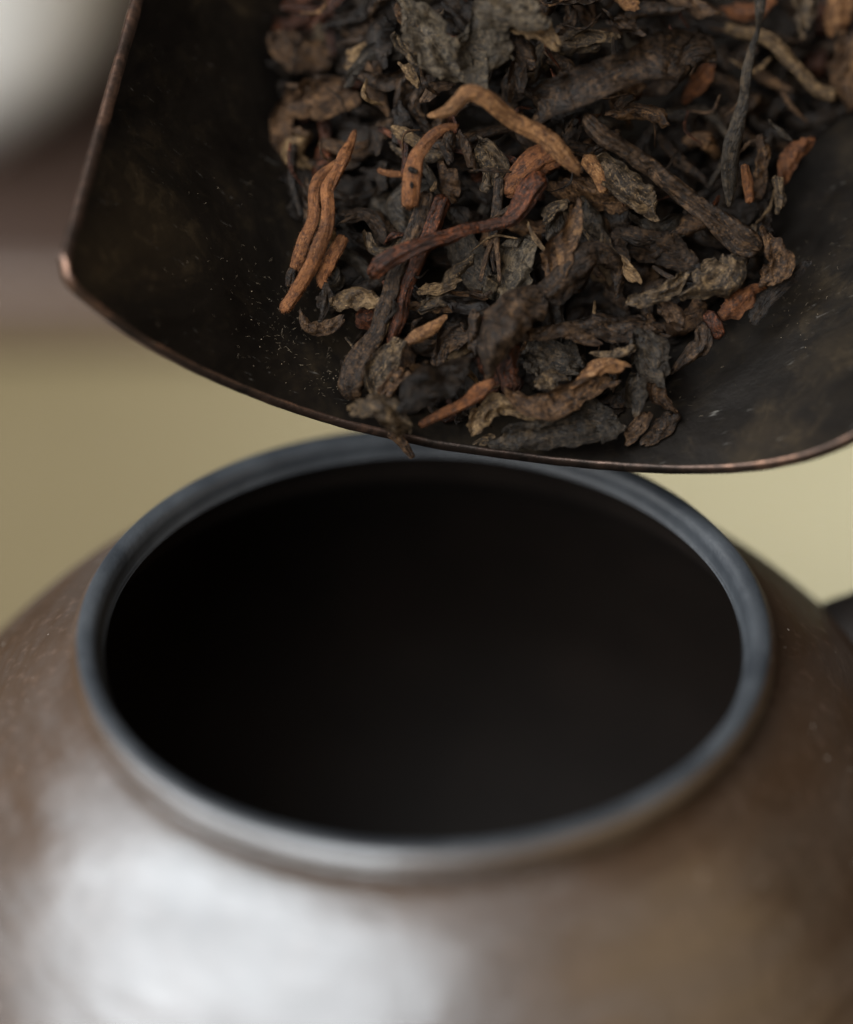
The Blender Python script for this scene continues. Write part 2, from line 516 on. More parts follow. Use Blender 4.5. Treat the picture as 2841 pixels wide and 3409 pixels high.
# rounded corner where lip meets the top of each side wall
corner = np.clip((np.abs(ss) - (HALF - 1.3)) / 1.3, 0, 1)
lipline = lip_v(ss) + 1.2 * (1 - np.sqrt(np.maximum(1 - corner ** 2, 0)))
S2 = np.repeat(ss[:, None], NV, 1)
V2 = lipline[:, None] + (SLEN - lipline[:, None]) * tt[None, :]
ham = np.stack([S2 * 0.16, V2 * 0.16, 0 * S2], -1)
hammer = 0.10 * fbm(ham, 9, 2)                    # beaten unevenness
dh = np.gradient(floor_h(ss), ss)
nl = np.sqrt(1 + dh ** 2)
def sheet(off):
    N2 = floor_h(ss)[:, None] + hammer
    s_ = S2 - (dh / nl)[:, None] * off * 1.0
    n_ = N2 + (1 / nl)[:, None] * off
    return from_scoop(s_, V2, n_)
top, bot = sheet(0.0), sheet(-THK)
vt = np.concatenate([top.reshape(-1, 3), bot.reshape(-1, 3)])
ft = grid_faces(NS, NV)
fb = [tuple(reversed(f)) for f in grid_faces(NS, NV, off=NS * NV)]
back = []
for i in range(NS - 1):
    a = i * NV + NV - 1; b = (i + 1) * NV + NV - 1
    back.append((a, b, b + NS * NV, a + NS * NV))
mesh_obj('bowl', vt, ft + fb + back, SCOOP, scoop, from_scoop(0.0, 50.0, 0.0))
# rounded edge bead round the open border: left wall top, lip, right wall top
path = [(0, j) for j in range(NV - 1, 0, -1)] + [(i, 0) for i in range(NS)] + [(NS - 1, j) for j in range(1, NV)]
ct = np.array([top[i, j] for i, j in path]); cb = np.array([bot[i, j] for i, j in path])
mid = 0.5 * (ct + cb); hv = 0.5 * (ct - cb)
Tn = np.gradient(mid, axis=0); Tn /= np.linalg.norm(Tn, axis=1)[:, None]
out = np.cross(Tn, hv); out /= np.linalg.norm(out, axis=1)[:, None]
if np.dot(out[len(path) // 2], AX) > 0: out = -out
wall_part = np.array([1.0 if j > 0 else 0.0 for i, j in path])
bw = 0.34 + 0.38 * wall_part
ang = np.linspace(-math.pi * 0.62, math.pi * 0.62, 11)
hvn = hv * 1.06
bead = mid[:, None] + hvn[:, None] * np.sin(ang)[None, :, None] + (out * bw[:, None])[:, None] * np.cos(ang)[None, :, None]
bead += 0.04 * fbm(bead * 0.6, 21, 3)[..., None]
mesh_obj('edge', bead.reshape(-1, 3), grid_faces(len(path), len(ang)), EDGE, scoop, from_scoop(0.0, 50.0, 0.0))

# ------------------------------------------------------------------ tea pieces
def piece(name, pts, widths, kind, col, parent=None, origin=None, seed=0, thick=None, curl=0.0, twist=0.0, tilt=0.0,
          rough=1.0, clamp=True, rings=None, around=None, blunt=0.03, raw=False):
    """pts: world points in mm, widths in mm along them; one closed swept mesh"""
    c = smooth_profile(pts, 8) if len(pts) > 2 else np.array(pts, float)
    wd = np.interp(np.linspace(0, 1, len(c)), np.linspace(0, 1, len(widths)), widths)
    seg = np.r_[0, np.cumsum(np.linalg.norm(np.diff(c, axis=0), axis=1))]
    L = seg[-1]
    nr = rings or int(np.clip(L / 0.14, 26, 150))
    na = around or (52 if kind == 'leaf' else 34)
    # denser rings at both ends so that they close smoothly
    u = np.linspace(0, 1, nr)
    u = u - 0.10 * np.sin(2 * math.pi * u) / (2 * math.pi) * 3.0
    u = (u - u[0]) / (u[-1] - u[0])
    C = np.stack([np.interp(u * L, seg, c[:, k]) for k in range(3)], -1)
    W = np.interp(u * L, seg, wd)
    for _ in range(2):
        C[1:-1] = 0.25 * C[:-2] + 0.5 * C[1:-1] + 0.25 * C[2:]
    rs = np.random.RandomState(seed)
    o3 = rs.uniform(-50, 50, 3)
    ph = rs.uniform(0, 6.28, 6)
    # gentle kinks of the centre line
    wm = float(np.mean(W))
    kn = np.stack([fbm(np.stack([u * L * 0.45, 0 * u + k * 7.7, 0 * u], -1) + o3, seed + 3 + k, 2) for k in range(3)], -1)
    C = C + kn * 0.10 * wm * (1 if len(pts) > 2 else 2)
    Tn = np.gradient(C, axis=0); Tn /= np.linalg.norm(Tn, axis=1)[:, None] + 1e-9
    S = np.cross(Tn, -FWD)
    S /= np.linalg.norm(S, axis=1)[:, None] + 1e-6
    N = np.cross(S, Tn)
    a = tilt + twist * (u - 0.5) + 0.35 * vnoise(np.stack([u * L * 0.3, 0 * u, 0 * u], -1) + o3, seed)
    S, N = S * np.cos(a)[:, None] + N * np.sin(a)[:, None], N * np.cos(a)[:, None] - S * np.sin(a)[:, None]
    e0 = min(max(blunt, 0.24 * wm / max(L, 1e-3)), 0.35) if kind != 'leaf' else min(max(0.05, 0.10 * wm / max(L, 1e-3)), 0.2)
    d0 = np.minimum(u, 1 - u) / e0
    end = np.sqrt(np.clip(1 - (1 - np.clip(d0, 0, 1)) ** 2, 0.0, 1))
    phi = np.linspace(0, 2 * math.pi, na, endpoint=False)
    U, PH = np.meshgrid(u, phi, indexing='ij')
    Wm = W[:, None]
    ends = end[:, None]
    if kind == 'leaf':
        th = (thick or 0.095)
        x = np.cos(PH)
        x = np.sign(x) * np.abs(x) ** 0.8
        side = np.where(x > 0, 11.0, 0.0)
        ex = np.stack([U * L, side, 0 * U], -1)
        rag = 1 + rough * np.abs(x) * (0.45 * fbm(ex * (0.4, 1, 1) + o3, seed + 9, 2) + 0.20 * fbm(ex * (1.6, 1, 1) + o3, seed + 19, 3, 0.65) + 0.12 * tri(ex[..., 0] * 0.55 + side + ph[0] + 0.5 * fbm(ex * (0.5, 1, 1) + o3, seed + 20, 1)))
        if abs(curl) > 0.02:
            A = abs(curl) * (1 + 0.35 * fbm(np.stack([U * L * 0.3, 0 * U, 0 * U], -1) + o3, seed + 29, 2))
            wmax = np.sin(np.minimum(A, math.pi / 2))
            X = np.sin(A * x * rag) / wmax * 0.5
            Y = math.copysign(1, curl) * (np.cos(A * x * rag) - 1) / wmax * 0.5 * -1 + 0.0
            Y = -Y if curl < 0 else Y
            Y = -np.abs(Y) if curl < 0 else np.abs(Y)
        else:
            X, Y = 0.5 * x * rag, 0 * x
        k0 = 1.0 / max(wm, 0.8)
        qx = x * Wm * 0.5 * k0
        ql = U * L * k0
        warp = 0.28 * fbm(np.stack([ql * 0.8, qx * 1.2, 0 * U], -1) + o3, seed + 1, 2)
        fold = 0
        for kf, (wt, fr, sp) in enumerate(((.46, .75, .45), (.30, 1.25, .7), (.24, 1.9, 0.8))):
            an = rs.uniform(-sp, sp)
            fold = fold + wt * tri((qx * math.cos(an) + ql * 0.8 * math.sin(an)) * fr + rs.uniform(0, 1) + warp)
        q3 = np.stack([ql, qx, 0 * U], -1)
        Y = Y + 0.23 * min(rough, 1.3) * fold + 0.06 * rough * fbm(q3 * 3.0 + o3, seed + 12, 3, 0.6)
        half = np.sin(PH) * th * np.clip(1 - np.abs(x) ** 6 * 0.6, 0, 1)
        sx = X * Wm * (0.35 + 0.65 * ends)
        sy = Y * Wm * (0.5 + 0.5 * ends) + half * ends
        # ragged ends: shift rings along the length, most at the ends
        endm = np.clip(1 - np.minimum(U, 1 - U) / 0.28, 0, 1)
        hi = U > .5
        slant = np.where(hi, rs.uniform(-.45, .45), rs.uniform(-.45, .45))
        dl = endm * wm * (slant * x + 0.55 * rough * fbm(np.stack([x * 1.8, np.where(hi, 3., 0), 0 * U], -1) + o3, seed + 5, 3, 0.6))
    else:
        tk = thick if thick else (0.74 if kind == 'stem' else 0.58)
        k1, k2 = rs.randint(2, 4), rs.randint(4, 7)
        tw = 2.2 * rs.uniform(-1, 1)
        r = 1 + (0.13 if kind == 'stem' else 0.06) * rough * np.cos(k1 * PH + ph[0] + tw * U) \
              + (0.07 if kind == 'stem' else 0.03) * rough * np.cos(k2 * PH + ph[1] - tw * U)
        q = np.stack([U * L * 0.35, np.cos(PH) * 1.7, np.sin(PH) * 1.7], -1)
        r = r + (0.16 if kind == 'stem' else 0.14) * rough * fbm(q * 1.4 + o3, seed + 1, 3, 0.55)
        q2 = np.stack([U * L * 0.25, np.cos(PH) * 5, np.sin(PH) * 5], -1)
        r = r + (0.10 if kind == 'stem' else 0.09) * rough * fbm(q2 + o3, seed + 2, 2, 0.6, True)
        r = r + (0.10 if kind == 'stem' else 0.07) * rough * tri((k2 * PH + ph[3]) / (2 * math.pi) + 0.5 * tw * U + 0.25 * fbm(q * 0.7 + o3, seed + 6, 2))
        groove = np.exp(-((np.mod(PH - ph[2] + tw * 0.5 * U, 2 * math.pi) - math.pi) / 0.28) ** 2)
        r = r - (0.20 if kind == 'stem' else 0.22) * rough * groove
        sx = 0.5 * Wm * r * np.cos(PH) * ends
        sy = 0.5 * Wm * tk * r * np.sin(PH) * ends
        endm = np.clip(1 - np.minimum(U, 1 - U) / 0.12, 0, 1) ** 2
        dl = endm * 0.22 * Wm * rough * fbm(q2 * 0.8 + o3, seed + 5, 2)
    V = C[:, None] + S[:, None] * sx[..., None] + N[:, None] * sy[..., None] + Tn[:, None] * dl[..., None]
    # crumbly surface
    amp = 0.05 * rough
    for k, sd_ in enumerate((0, 31, 57)):
        V[..., k] += amp * fbm(V * 1.5 + o3, seed + sd_, 3, 0.6)
    V = V.reshape(-1, 3)
    tips = np.array([C[0], C[-1]])
    allv = np.vstack([V, tips])
    if clamp:
        s, v, n = to_scoop(allv)
        lo = floor_h(s) + 0.22
        inside = (v > lip_v(s) - 0.6) & (np.abs(s) < HALF)
        n2 = np.where(inside, np.maximum(n, lo + 0.12 * np.clip(n - lo, -6, 0) * -0.15), n)
        allv = from_scoop(s * 1.0, v, 0 * v) + np.multiply.outer(n2, NRM)
    f = grid_faces(nr, na, True)
    t0 = nr * na; t1 = t0 + 1
    f += [(t0, (j + 1) % na, j) for j in range(na)]
    b = (nr - 1) * na
    f += [(t1, b + j, b + (j + 1) % na) for j in range(na)]
    uv = np.stack([(U * L), (PH / (2 * math.pi)) * np.maximum(Wm, 0.6) * 3.0], -1).reshape(-1, 2) + seed * 3.1
    uv = np.vstack([uv, uv[:1], uv[-1:]])
    if raw:
        return allv, f, uv
    if origin is None and parent is None:
        origin = allv.mean(0)
    return mesh_obj(name, allv, f, T[col], parent, origin if parent is None else np.array(parent.location) / MM, uv)

PX = FOCUS / FPX                                 # mm per photograph pixel at the plane of focus
def trace(pts, d):
    dd = np.interp(np.linspace(0, 1, len(pts)), np.linspace(0, 1, len(np.atleast_1d(d))), np.atleast_1d(d))
    out = []
    for (x, y), k in zip(pts, dd):
        p = at_depth(x, y, FOCUS - k)
        s, v, n = to_scoop(p)
        if n < floor_h(s) + 0.35 and v > lip_v(s):
            p = hit_scoop(x, y, 0.35)
        out.append(p)
    return np.array(out)

# name, kind, colour, photograph points, widths (pixels), depth before the focal plane (mm), options, label
L_ = []
def H(name, kind, col, pts, wid, d, label, **kw):
    L_.append((name, kind, col, pts, wid, d, label, kw))

# --- crumpled clump at the top
H('tea_leaf','leaf','ash',[(1572,50),(1596,150),(1628,258)],[190,226,150],3.8,'flat grey crumpled leaf plate at the top, above the arched golden twig',curl=-.35,rough=.9)
H('tea_leaf','leaf','ash',[(1325,10),(1400,100),(1470,190),(1545,275)],[70,160,150,80],3.0,'mottled grey tan leaf slanting down the left flank of the top clump',curl=-.7)
H('tea_leaf','leaf','ash',[(1600,20),(1700,35),(1800,45)],[100,110,90],5.2,'grey leaf with a pale crease at the very top edge of the clump',curl=-.4)
H('tea_leaf','leaf','tan',[(1690,75),(1780,90),(1850,145)],[60,95,50],3.6,'ragged tan leaf corner sticking out right of the top clump',curl=-.3)
H('tea_leaf','leaf','black',[(1480,5),(1555,50),(1612,85)],[90,100,40],3.2,'black wedge of leaf between the two grey leaves of the top clump',curl=.4)
H('tea_leaf','leaf','dark',[(1705,120),(1750,185),(1778,220)],[70,80,50],2.2,'dark curled scrap under the ragged tan leaf corner',curl=-1.1)
H('tea_leaf','leaf','dark',[(1728,205),(1722,260),(1712,318)],[50,65,50],1.6,'narrow dark fold hanging right of the grey leaf plate',curl=-1.2)
H('tea_leaf','leaf','brown',[(1318,0),(1340,50),(1380,85)],[30,34,26],2.4,'thin orange brown strip on the upper left edge of the top clump')
H('tea_leaf','leaf','grey',[(1340,130),(1400,190),(1470,235)],[60,90,60],1.4,'frayed dark grey flap low on the left of the top clump',curl=-.9)
# --- golden and orange buds
H('tea_twig','bud','gold',[(1424,384),(1500,364),(1552,310),(1620,322),(1668,366),(1724,406),(1788,438),(1840,478),(1880,520),(1914,556),(1930,584)],
  [14,48,56,62,60,58,64,62,52,40,8],[3,4.6,5.4,5.2,4.6,4,3.6,3.4,3.2,3,2.8],'long golden brown twig arched over the middle of the heap',rough=1.3)
H('tea_bud','bud','orange',[(1528,420),(1480,424),(1442,448),(1406,490),(1386,526),(1374,580),(1369,634),(1366,690)],[18,32,46,52,60,72,70,60],2.2,
  'smooth salmon orange bud with a forked tip hanging under the golden twig',rough=.7)
H('tea_bud','bud','rust',[(1690,650),(1728,596),(1790,535),(1850,505),(1890,488)],[60,95,110,90,50],.2,'broad rust orange bud behind the knobbly end of the red stick')
H('tea_bud','bud','gold',[(1950,520),(1985,560),(2005,600),(2012,640)],[60,62,50,36],.4,'short golden frayed bud tip right of the arched twig end',rough=1.3)
H('tea_bud','bud','rust',[(1396,1416),(1470,1380),(1550,1340),(1598,1300),(1644,1266)],[26,34,42,60,28],3.8,'slim rust orange bud lying near the scoop lip')
H('tea_bud','bud','gold',[(1488,1050),(1438,1092),(1390,1116),(1352,1142)],[16,46,52,22],2.6,'small bright golden bud beside the twin dark stem',rough=1.4)
H('tea_bud','leaf','gold',[(1918,1276),(1970,1242),(2018,1220),(2076,1224)],[28,60,58,30],3.6,'small golden curled flake in the front right tangle',curl=-.9)
H('tea_twig','stem','red',[(2358,1038),(2384,1084),(2402,1124)],[40,52,36],.8,'stubby red brown bud at the right end of the front tangle')
H('tea_twig','stem','orange',[(2480,545),(2490,610),(2497,676)],[22,36,30],-1.2,'short orange splinter at the foot of the tall grey stem',rough=.8)
H('tea_leaf','leaf','brown',[(2545,470),(2538,560),(2522,660)],[50,46,36],-3.0,'dull brown strip behind the short orange splinter')
H('tea_leaf','leaf','rust',[(2700,455),(2650,510),(2620,560),(2608,615)],[40,60,56,30],-4.5,'curved rust leaf at the far right edge of the heap',curl=-.6)
H('tea_leaf','leaf','grey',[(2588,590),(2594,640),(2602,694)],[34,40,40],-2.4,'short grey tan stub between the rust strips on the right')
H('tea_twig','bud','orange',[(1258,566),(1300,578),(1350,582)],[20,26,20],-2.5,'tiny orange splinter touching the salmon bud from the left')
# --- stems
H('tea_twig','stem','red',[(1238,924),(1274,882),(1330,848),(1410,816),(1490,788),(1546,766),(1600,756),(1668,744),(1708,722),(1740,674),(1772,628),(1814,586)],
  [44,60,54,48,44,40,36,38,54,74,80,60],[2.6,3.2,3.4,3.4,3,2.6,2.2,2.0,2.0,2,2,2],'dark red stick crossing over the twin dark stem, knobbly at its right end')
H('tea_twig','leaf','dark',[(1792,372),(1850,322),(1950,282),(2050,244),(2120,208),(2190,190),(2262,196),(2318,214)],[80,122,126,116,116,158,172,90],[1.5,2.5,3,3,3,3,2.6,2],
  'thick dark log of rolled leaf with a flared right end',thick=.28,curl=-1.25,rough=.7)
H('tea_twig','stem','dark',[(1952,384),(1996,436),(2060,484),(2140,536),(2180,560),(2260,632),(2340,700),(2420,756),(2480,800),(2534,834)],
  [38,56,58,56,56,56,60,76,92,54],[2.4,2.4,2.2,1.8,1.6,1.4,1.2,1,1,1],'long dark stem slanting down to the right from the thick log',rough=1.2)
H('tea_twig','stem','slate',[(2529,-30),(2531,48),(2525,100),(2503,168),(2486,248),(2477,320),(2460,400),(2438,480),(2430,560),(2431,620),(2428,690)],
  [40,30,15,26,34,34,42,58,58,44,16],[4,4,3.6,3.2,2.8,2.4,2,1.4,.8,.4,0],'tall smooth grey stem standing upright at the right of the heap',thick=.5,rough=.5)
H('tea_twig','stem','dark',[(2050,362),(2080,334),(2114,318)],[30,38,24],1.0,'little twisted dark stub under the thick log')
# --- scraps on the right
H('tea_leaf','leaf','brown',[(2040,384),(2120,370),(2190,384),(2228,414)],[40,56,62,50],.2,'tan brown curl tucked below the thick log',curl=-1.2)
H('tea_leaf','leaf','grey',[(2000,550),(2080,612),(2148,664),(2186,708)],[80,100,96,54],.6,'greenish grey leaf tip ending right of the golden frayed tip',curl=-.9)
H('tea_leaf','leaf','brown',[(1870,610),(1970,640),(2060,662),(2120,690)],[90,120,110,50],-1.8,'wide brown leaf behind the golden frayed tip',curl=-.5)
H('tea_leaf','leaf','dark',[(2040,800),(2150,812),(2240,836),(2340,880)],[90,110,110,60],-2.0,'dull dark sheet of leaf below the long slanting stem',curl=-.3,rough=.6)
H('tea_leaf','leaf','grey',[(1998,748),(2016,800),(2054,866)],[8,38,30],1.6,'upright grey spear of leaf right of the brown hooked leaf')
H('tea_leaf','leaf','tan',[(2066,858),(2092,900),(2120,936)],[24,46,34],1.4,'small tan scrap under the upright grey spear')
H('tea_leaf','leaf','grey',[(2095,1012),(2180,986),(2250,942),(2276,908)],[40,54,56,36],2.2,'knobbly grey strip left of the lumpy scrap',rough=1.5,curl=-.8)
H('tea_leaf','leaf','grey',[(2300,962),(2380,932),(2432,892),(2420,856)],[80,116,100,44],2.4,'lumpy grey brown scrap near the lower end of the slanting stem',rough=1.6,curl=-.9)
H('tea_leaf','leaf','rust',[(2402,1016),(2452,1004),(2524,980)],[100,120,60],.6,'flat rust orange flake at the right front of the heap',rough=.9)
H('tea_leaf','leaf','brown',[(2556,774),(2582,840),(2592,900),(2540,956)],[40,84,96,50],1.4,'frayed brown scrap where the slanting stem ends',rough=1.4,curl=-.7)
H('tea_leaf','leaf','black',[(2496,1066),(2540,1012),(2580,970),(2640,920),(2694,868)],[56,50,46,44,24],.6,'straight black strip at the rightmost front corner of the heap',rough=.6)
H('tea_leaf','leaf','pink',[(2210,1026),(2252,1052),(2278,1086)],[60,76,50],1.4,'pinkish brown square scrap above the front tangle')
H('tea_leaf','leaf','dark',[(2330,1076),(2342,1136),(2296,1180),(2236,1236)],[40,66,54,16],1.4,'dark twisted tail at the right side of the front tangle',curl=-.9)
H('tea_leaf','leaf','slate',[(2560,400),(2600,436),(2636,470)],[10,22,10],-3.5,'thin pale grey sliver right of the tall stem')
# --- centre
H('tea_leaf','leaf','brown',[(1914,672),(1908,740),(1888,800),(1860,856),(1826,926)],[36,54,76,116,86],2.4,'brown hooked leaf standing in the centre of the heap',curl=-1.1)
H('tea_leaf','leaf','grey',[(1806,736),(1846,692),(1894,680)],[34,48,40],1.2,'small grey curl leaning on the hooked leaf',curl=-1.0)
H('tea_leaf','leaf','slate',[(1846,700),(1854,760),(1840,800)],[60,70,40],.2,'dark hollow of leaf inside the small grey curl',curl=.9)
H('tea_leaf','leaf','dark',[(2046,964),(2050,904),(2018,852),(1970,842),(1924,882),(1880,926),(1820,984)],[34,60,74,86,100,110,110],[1,1.6,2.4,2.8,3,3.2,3.6],
  'dark arched leaf bent over right of the hooked leaf',curl=-1.2,rough=.8)
H('tea_leaf','leaf','dark',[(1812,990),(1740,1016),(1690,1066),(1644,1134),(1620,1232)],[120,150,146,120,60],[3.6,4.6,5.4,5.2,4],'big blurred dark leaf leaning out towards the viewer in the centre',curl=-.8,rough=.7)
H('tea_leaf','leaf','tan',[(1758,738),(1784,796),(1822,842)],[8,16,10],2.0,'thin tan sliver left of the hooked leaf')
H('tea_leaf','leaf','slate',[(1500,770),(1560,860),(1606,960)],[90,124,90],-1.2,'flat blue grey leaf under the red stick',curl=-.2,rough=.5)
H('tea_leaf','leaf','ash',[(1744,790),(1724,870),(1702,946),(1650,1006)],[90,126,140,90],.4,'broad crumpled grey tan leaf left of the hooked leaf',rough=1.3,curl=-.5)
H('tea_leaf','leaf','tan',[(1396,962),(1450,956),(1532,938)],[34,44,30],.8,'frayed tan strip right of the twin dark stem')
H('tea_leaf','leaf','grey',[(1404,1024),(1456,1002),(1494,976)],[54,66,40],.4,'hairy grey scrap below the frayed tan strip',rough=1.3)
H('tea_leaf','leaf','black',[(1486,1008),(1560,1018),(1634,1032)],[50,60,44],1.0,'black rolled leaf right of the hairy grey scrap',curl=-1.1)
H('tea_leaf','leaf','dark',[(1590,1046),(1582,1112),(1576,1172)],[44,56,34],2.6,'upright dark brown fold left of the big blurred leaf',curl=-1.0)
H('tea_leaf','leaf','dark',[(1556,1096),(1490,1140),(1450,1226)],[60,90,40],.6,'dark brown leaf below the small bright golden bud',curl=-.7)
H('tea_leaf','leaf','black',[(1506,1286),(1524,1240),(1542,1206)],[24,36,20],2.6,'small black twist behind the slim rust bud',curl=-1.2)
H('tea_leaf','leaf','dark',[(1146,722),(1220,718),(1268,764),(1278,812)],[44,56,50,30],-1.6,'dull dark curl above the left end of the red stick',curl=-.9)
H('tea_leaf','leaf','grey',[(1220,772),(1236,826),(1290,838),(1334,804)],[26,38,36,22],-.6,'grey hooked strip joining the red stick from the left',curl=-.9)
H('tea_leaf','leaf','grey',[(1600,470),(1650,540),(1640,620)],[70,90,70],-.4,'pale grey crumple below the arched golden twig',rough=1.3,curl=-.6)
H('tea_leaf','leaf','brown',[(1490,560),(1500,620),(1520,660)],[60,80,50],-1.6,'soft brown leaf end between salmon bud and pale grey crumple',curl=-.8)
H('tea_leaf','leaf','dark',[(1500,440),(1490,490),(1500,540)],[40,44,24],.2,'dark dangling scrap right of the salmon bud',curl=-1.0)
H('tea_leaf','leaf','pink',[(1540,440),(1556,500),(1575,560)],[24,40,34],.0,'narrow mauve brown scrap below the golden twig bend',curl=-.9)
# --- left, behind
H('tea_leaf','leaf','tan',[(1156,206),(1216,166),(1264,128)],[60,64,50],-6.0,'blurred tan strip slanting up in the back left',rough=.6,curl=-.5)
H('tea_leaf','leaf','brown',[(1232,208),(1250,290),(1278,374)],[56,66,36],-4.5,'blurred brown strip hanging below the slanting tan strip',rough=.6,curl=-.5)
H('tea_leaf','leaf','brown',[(970,350),(1060,330),(1170,300)],[90,150,110],-7.5,'wide blurred brown leaf at the left edge of the heap',rough=.7,curl=-.7)
H('tea_leaf','leaf','brown',[(920,110),(1000,170),(1085,190)],[80,150,60],-10,'large blurred brown leaf in the far left corner of the heap',rough=1.5,curl=-.3)
H('tea_leaf','leaf','pink',[(978,428),(1002,440),(1028,448)],[18,26,14],-7,'tiny salmon fleck deep at the left edge')
H('tea_leaf','leaf','tan',[(1336,212),(1364,250),(1394,282)],[36,44,26],-1.4,'small tan chip below the left flank of the top clump')
H('tea_leaf','leaf','pink',[(1408,342),(1452,290),(1514,284)],[30,42,20],-.4,'salmon tan splinter just above the golden twig',rough=.7)
H('tea_leaf','leaf','tan',[(1304,430),(1350,452),(1396,480)],[30,48,36],-1.6,'tan scrap left of the salmon bud neck',rough=.7)
H('tea_leaf','leaf','dark',[(1140,60),(1200,110),(1230,50)],[70,110,50],-8,'dark blurred hollow leaf at the top left',curl=-.5,rough=1.4)
# --- left front
H('tea_leaf','leaf','tan',[(1100,1016),(1180,986),(1248,998),(1296,1000)],[66,72,60,22],1.0,'golden tan leaf flake left of the twin dark stem',rough=1.2,curl=-.6)
H('tea_leaf','leaf','black',[(1074,960),(1080,1000),(1066,1040)],[40,48,40],1.0,'little black cap at the foot of the three pronged bud')
H('tea_leaf','leaf','pink',[(1010,1044),(1024,1084),(1064,1096),(1112,1082),(1142,1058)],[26,44,50,48,24],.8,'pinkish curled scrap at the left front of the heap',curl=-.9)
H('tea_leaf','leaf','grey',[(1342,1128),(1292,1200),(1260,1268),(1274,1322)],[46,84,96,50],2.2,'greenish black leaf right of the lower twin stem',curl=-.8)
H('tea_leaf','leaf','brown',[(1356,1228),(1310,1262),(1282,1310)],[60,84,50],2.8,'fuzzy brown patch of leaf behind the near dark leaf',curl=-.4)
H('tea_leaf','leaf','black',[(1330,1336),(1410,1290),(1490,1258),(1564,1206)],[96,130,110,44],[6,6,5,4],'near dark leaf lying over the front left of the heap',curl=-.7,rough=.8)
H('tea_leaf','leaf','grey',[(1168,1372),(1240,1352),(1310,1390),(1356,1444)],[44,80,104,50],[4,5.5,5.5,4],'blurred grey brown scrap hanging over the scoop lip at left front',curl=-.7)
H('tea_twig','stem','brown',[(1296,1436),(1330,1462),(1354,1494),(1376,1524)],[26,30,28,16],1.8,'small brown twig poking over the lip towards the pot mouth',clamp=False)
# --- right front tangle
H('tea_leaf','leaf','pink',[(1708,1118),(1810,1112),(1874,1102),(1932,1122),(2006,1148)],[26,48,54,48,20],2.6,'pinkish brown strand along the top of the front tangle',curl=-.8)
H('tea_leaf','leaf','dark',[(1900,1078),(1970,1076),(2050,1090),(2130,1100),(2222,1110)],[36,70,96,94,50],1.8,'thick dark strand across the top right of the front tangle',curl=-.9)
H('tea_leaf','leaf','red',[(1704,1144),(1690,1224),(1702,1296)],[40,66,56],3.0,'upright red brown fold at the left side of the front tangle',curl=-.9)
H('tea_leaf','leaf','brown',[(1706,1300),(1752,1340),(1830,1362),(1898,1322),(1970,1282),(2054,1262)],[44,66,90,92,66,24],3.2,'brown looped leaf round the underside of the front tangle',curl=-.9,rough=.8)
H('tea_leaf','leaf','slate',[(1738,1186),(1800,1188),(1870,1204),(1940,1226)],[90,150,150,80],1.8,'dark crumpled core of the front tangle',rough=1.4,curl=-.8)
H('tea_leaf','leaf','grey',[(1786,1276),(1826,1262),(1876,1268)],[40,66,44],2.6,'pale grey fold under the crumpled core',curl=-.8)
H('tea_leaf','leaf','grey',[(1966,1178),(2050,1178),(2118,1154)],[20,36,30],2.8,'narrow grey strand right of the crumpled core')
H('tea_leaf','leaf','slate',[(2104,1116),(2160,1168),(2192,1230),(2212,1266)],[76,116,104,46],2.4,'forked dark grey leaf at the right of the front tangle',curl=-.6,rough=1.3)
H('tea_leaf','leaf','slate',[(2122,1254),(2102,1308),(2100,1358)],[56,84,56],2.2,'bluish black fold below the forked grey leaf',curl=-1.0)
H('tea_leaf','leaf','brown',[(2166,1264),(2200,1330),(2246,1366)],[50,66,30],1.8,'tan tipped brown scrap at the lower right of the front tangle',rough=1.3)
H('tea_leaf','leaf','slate',[(1646,1456),(1770,1448),(1890,1426),(2000,1398),(2068,1400)],[70,104,128,146,70],2.2,'broad flat dark leaf lying along the lip at the front',curl=-.5,rough=.7)
H('tea_leaf','leaf','pink',[(2084,1468),(2122,1418),(2152,1372)],[40,64,46],1.6,'pinkish brown stub right of the broad flat front leaf',rough=.7)
H('tea_leaf','leaf','dark',[(2150,1478),(2208,1424),(2246,1376)],[40,76,50],1.2,'dark stub at the right front corner by the lip',curl=-.7)
H('tea_leaf','leaf','tan',[(1568,1446),(1600,1384),(1650,1336),(1720,1360),(1786,1386)],[44,74,78,64,18],2.6,'mottled yellow tan leaf left of the broad flat front leaf',rough=1.3,curl=-.6)
H('tea_leaf','leaf','grey',[(1590,1478),(1620,1462),(1650,1450)],[30,40,26],1.8,'grey crumb at the lip below the mottled tan leaf')
# --- back right
H('tea_twig','stem','tan',[(2415,84),(2480,110),(2561,134),(2641,210),(2721,300),(2786,322)],[34,46,52,42,46,50],-7.5,'blurred tan twig running behind the tall grey stem',rough=.8)
H('tea_leaf','leaf','grey',[(2670,-40),(2682,30),(2692,96)],[80,100,60],-9,'blurred grey leaf tip at the top right',curl=-.6)
H('tea_leaf','leaf','gold',[(2806,-40),(2796,40),(2786,100)],[80,100,70],-11,'blurred golden brown leaf in the top right corner',curl=-.6,rough=.6)
H('tea_leaf','leaf','brown',[(2836,120),(2828,220),(2820,340)],[100,130,90],-10,'blurred brown leaf on the right frame edge',curl=-.5)
H('tea_leaf','leaf','pink',[(2250,-20),(2330,22),(2394,48)],[60,68,30],-5,'mauve brown strip at the top between thick log and tall stem',curl=-.8)
H('tea_leaf','leaf','gold',[(2050,-16),(2090,6),(2126,26)],[40,60,36],-3,'small golden scrap at the top edge above the thick log')
H('tea_bud','leaf','brown',[(1900,10),(1940,30),(1972,84)],[60,84,40],-5,'blurred orange brown scrap between top clump and log',rough=.6)
H('tea_leaf','leaf','dark',[(2040,62),(2090,80),(2138,100)],[50,66,40],-2.5,'dark twisted scrap above the thick log',curl=-1.0,rough=1.4)
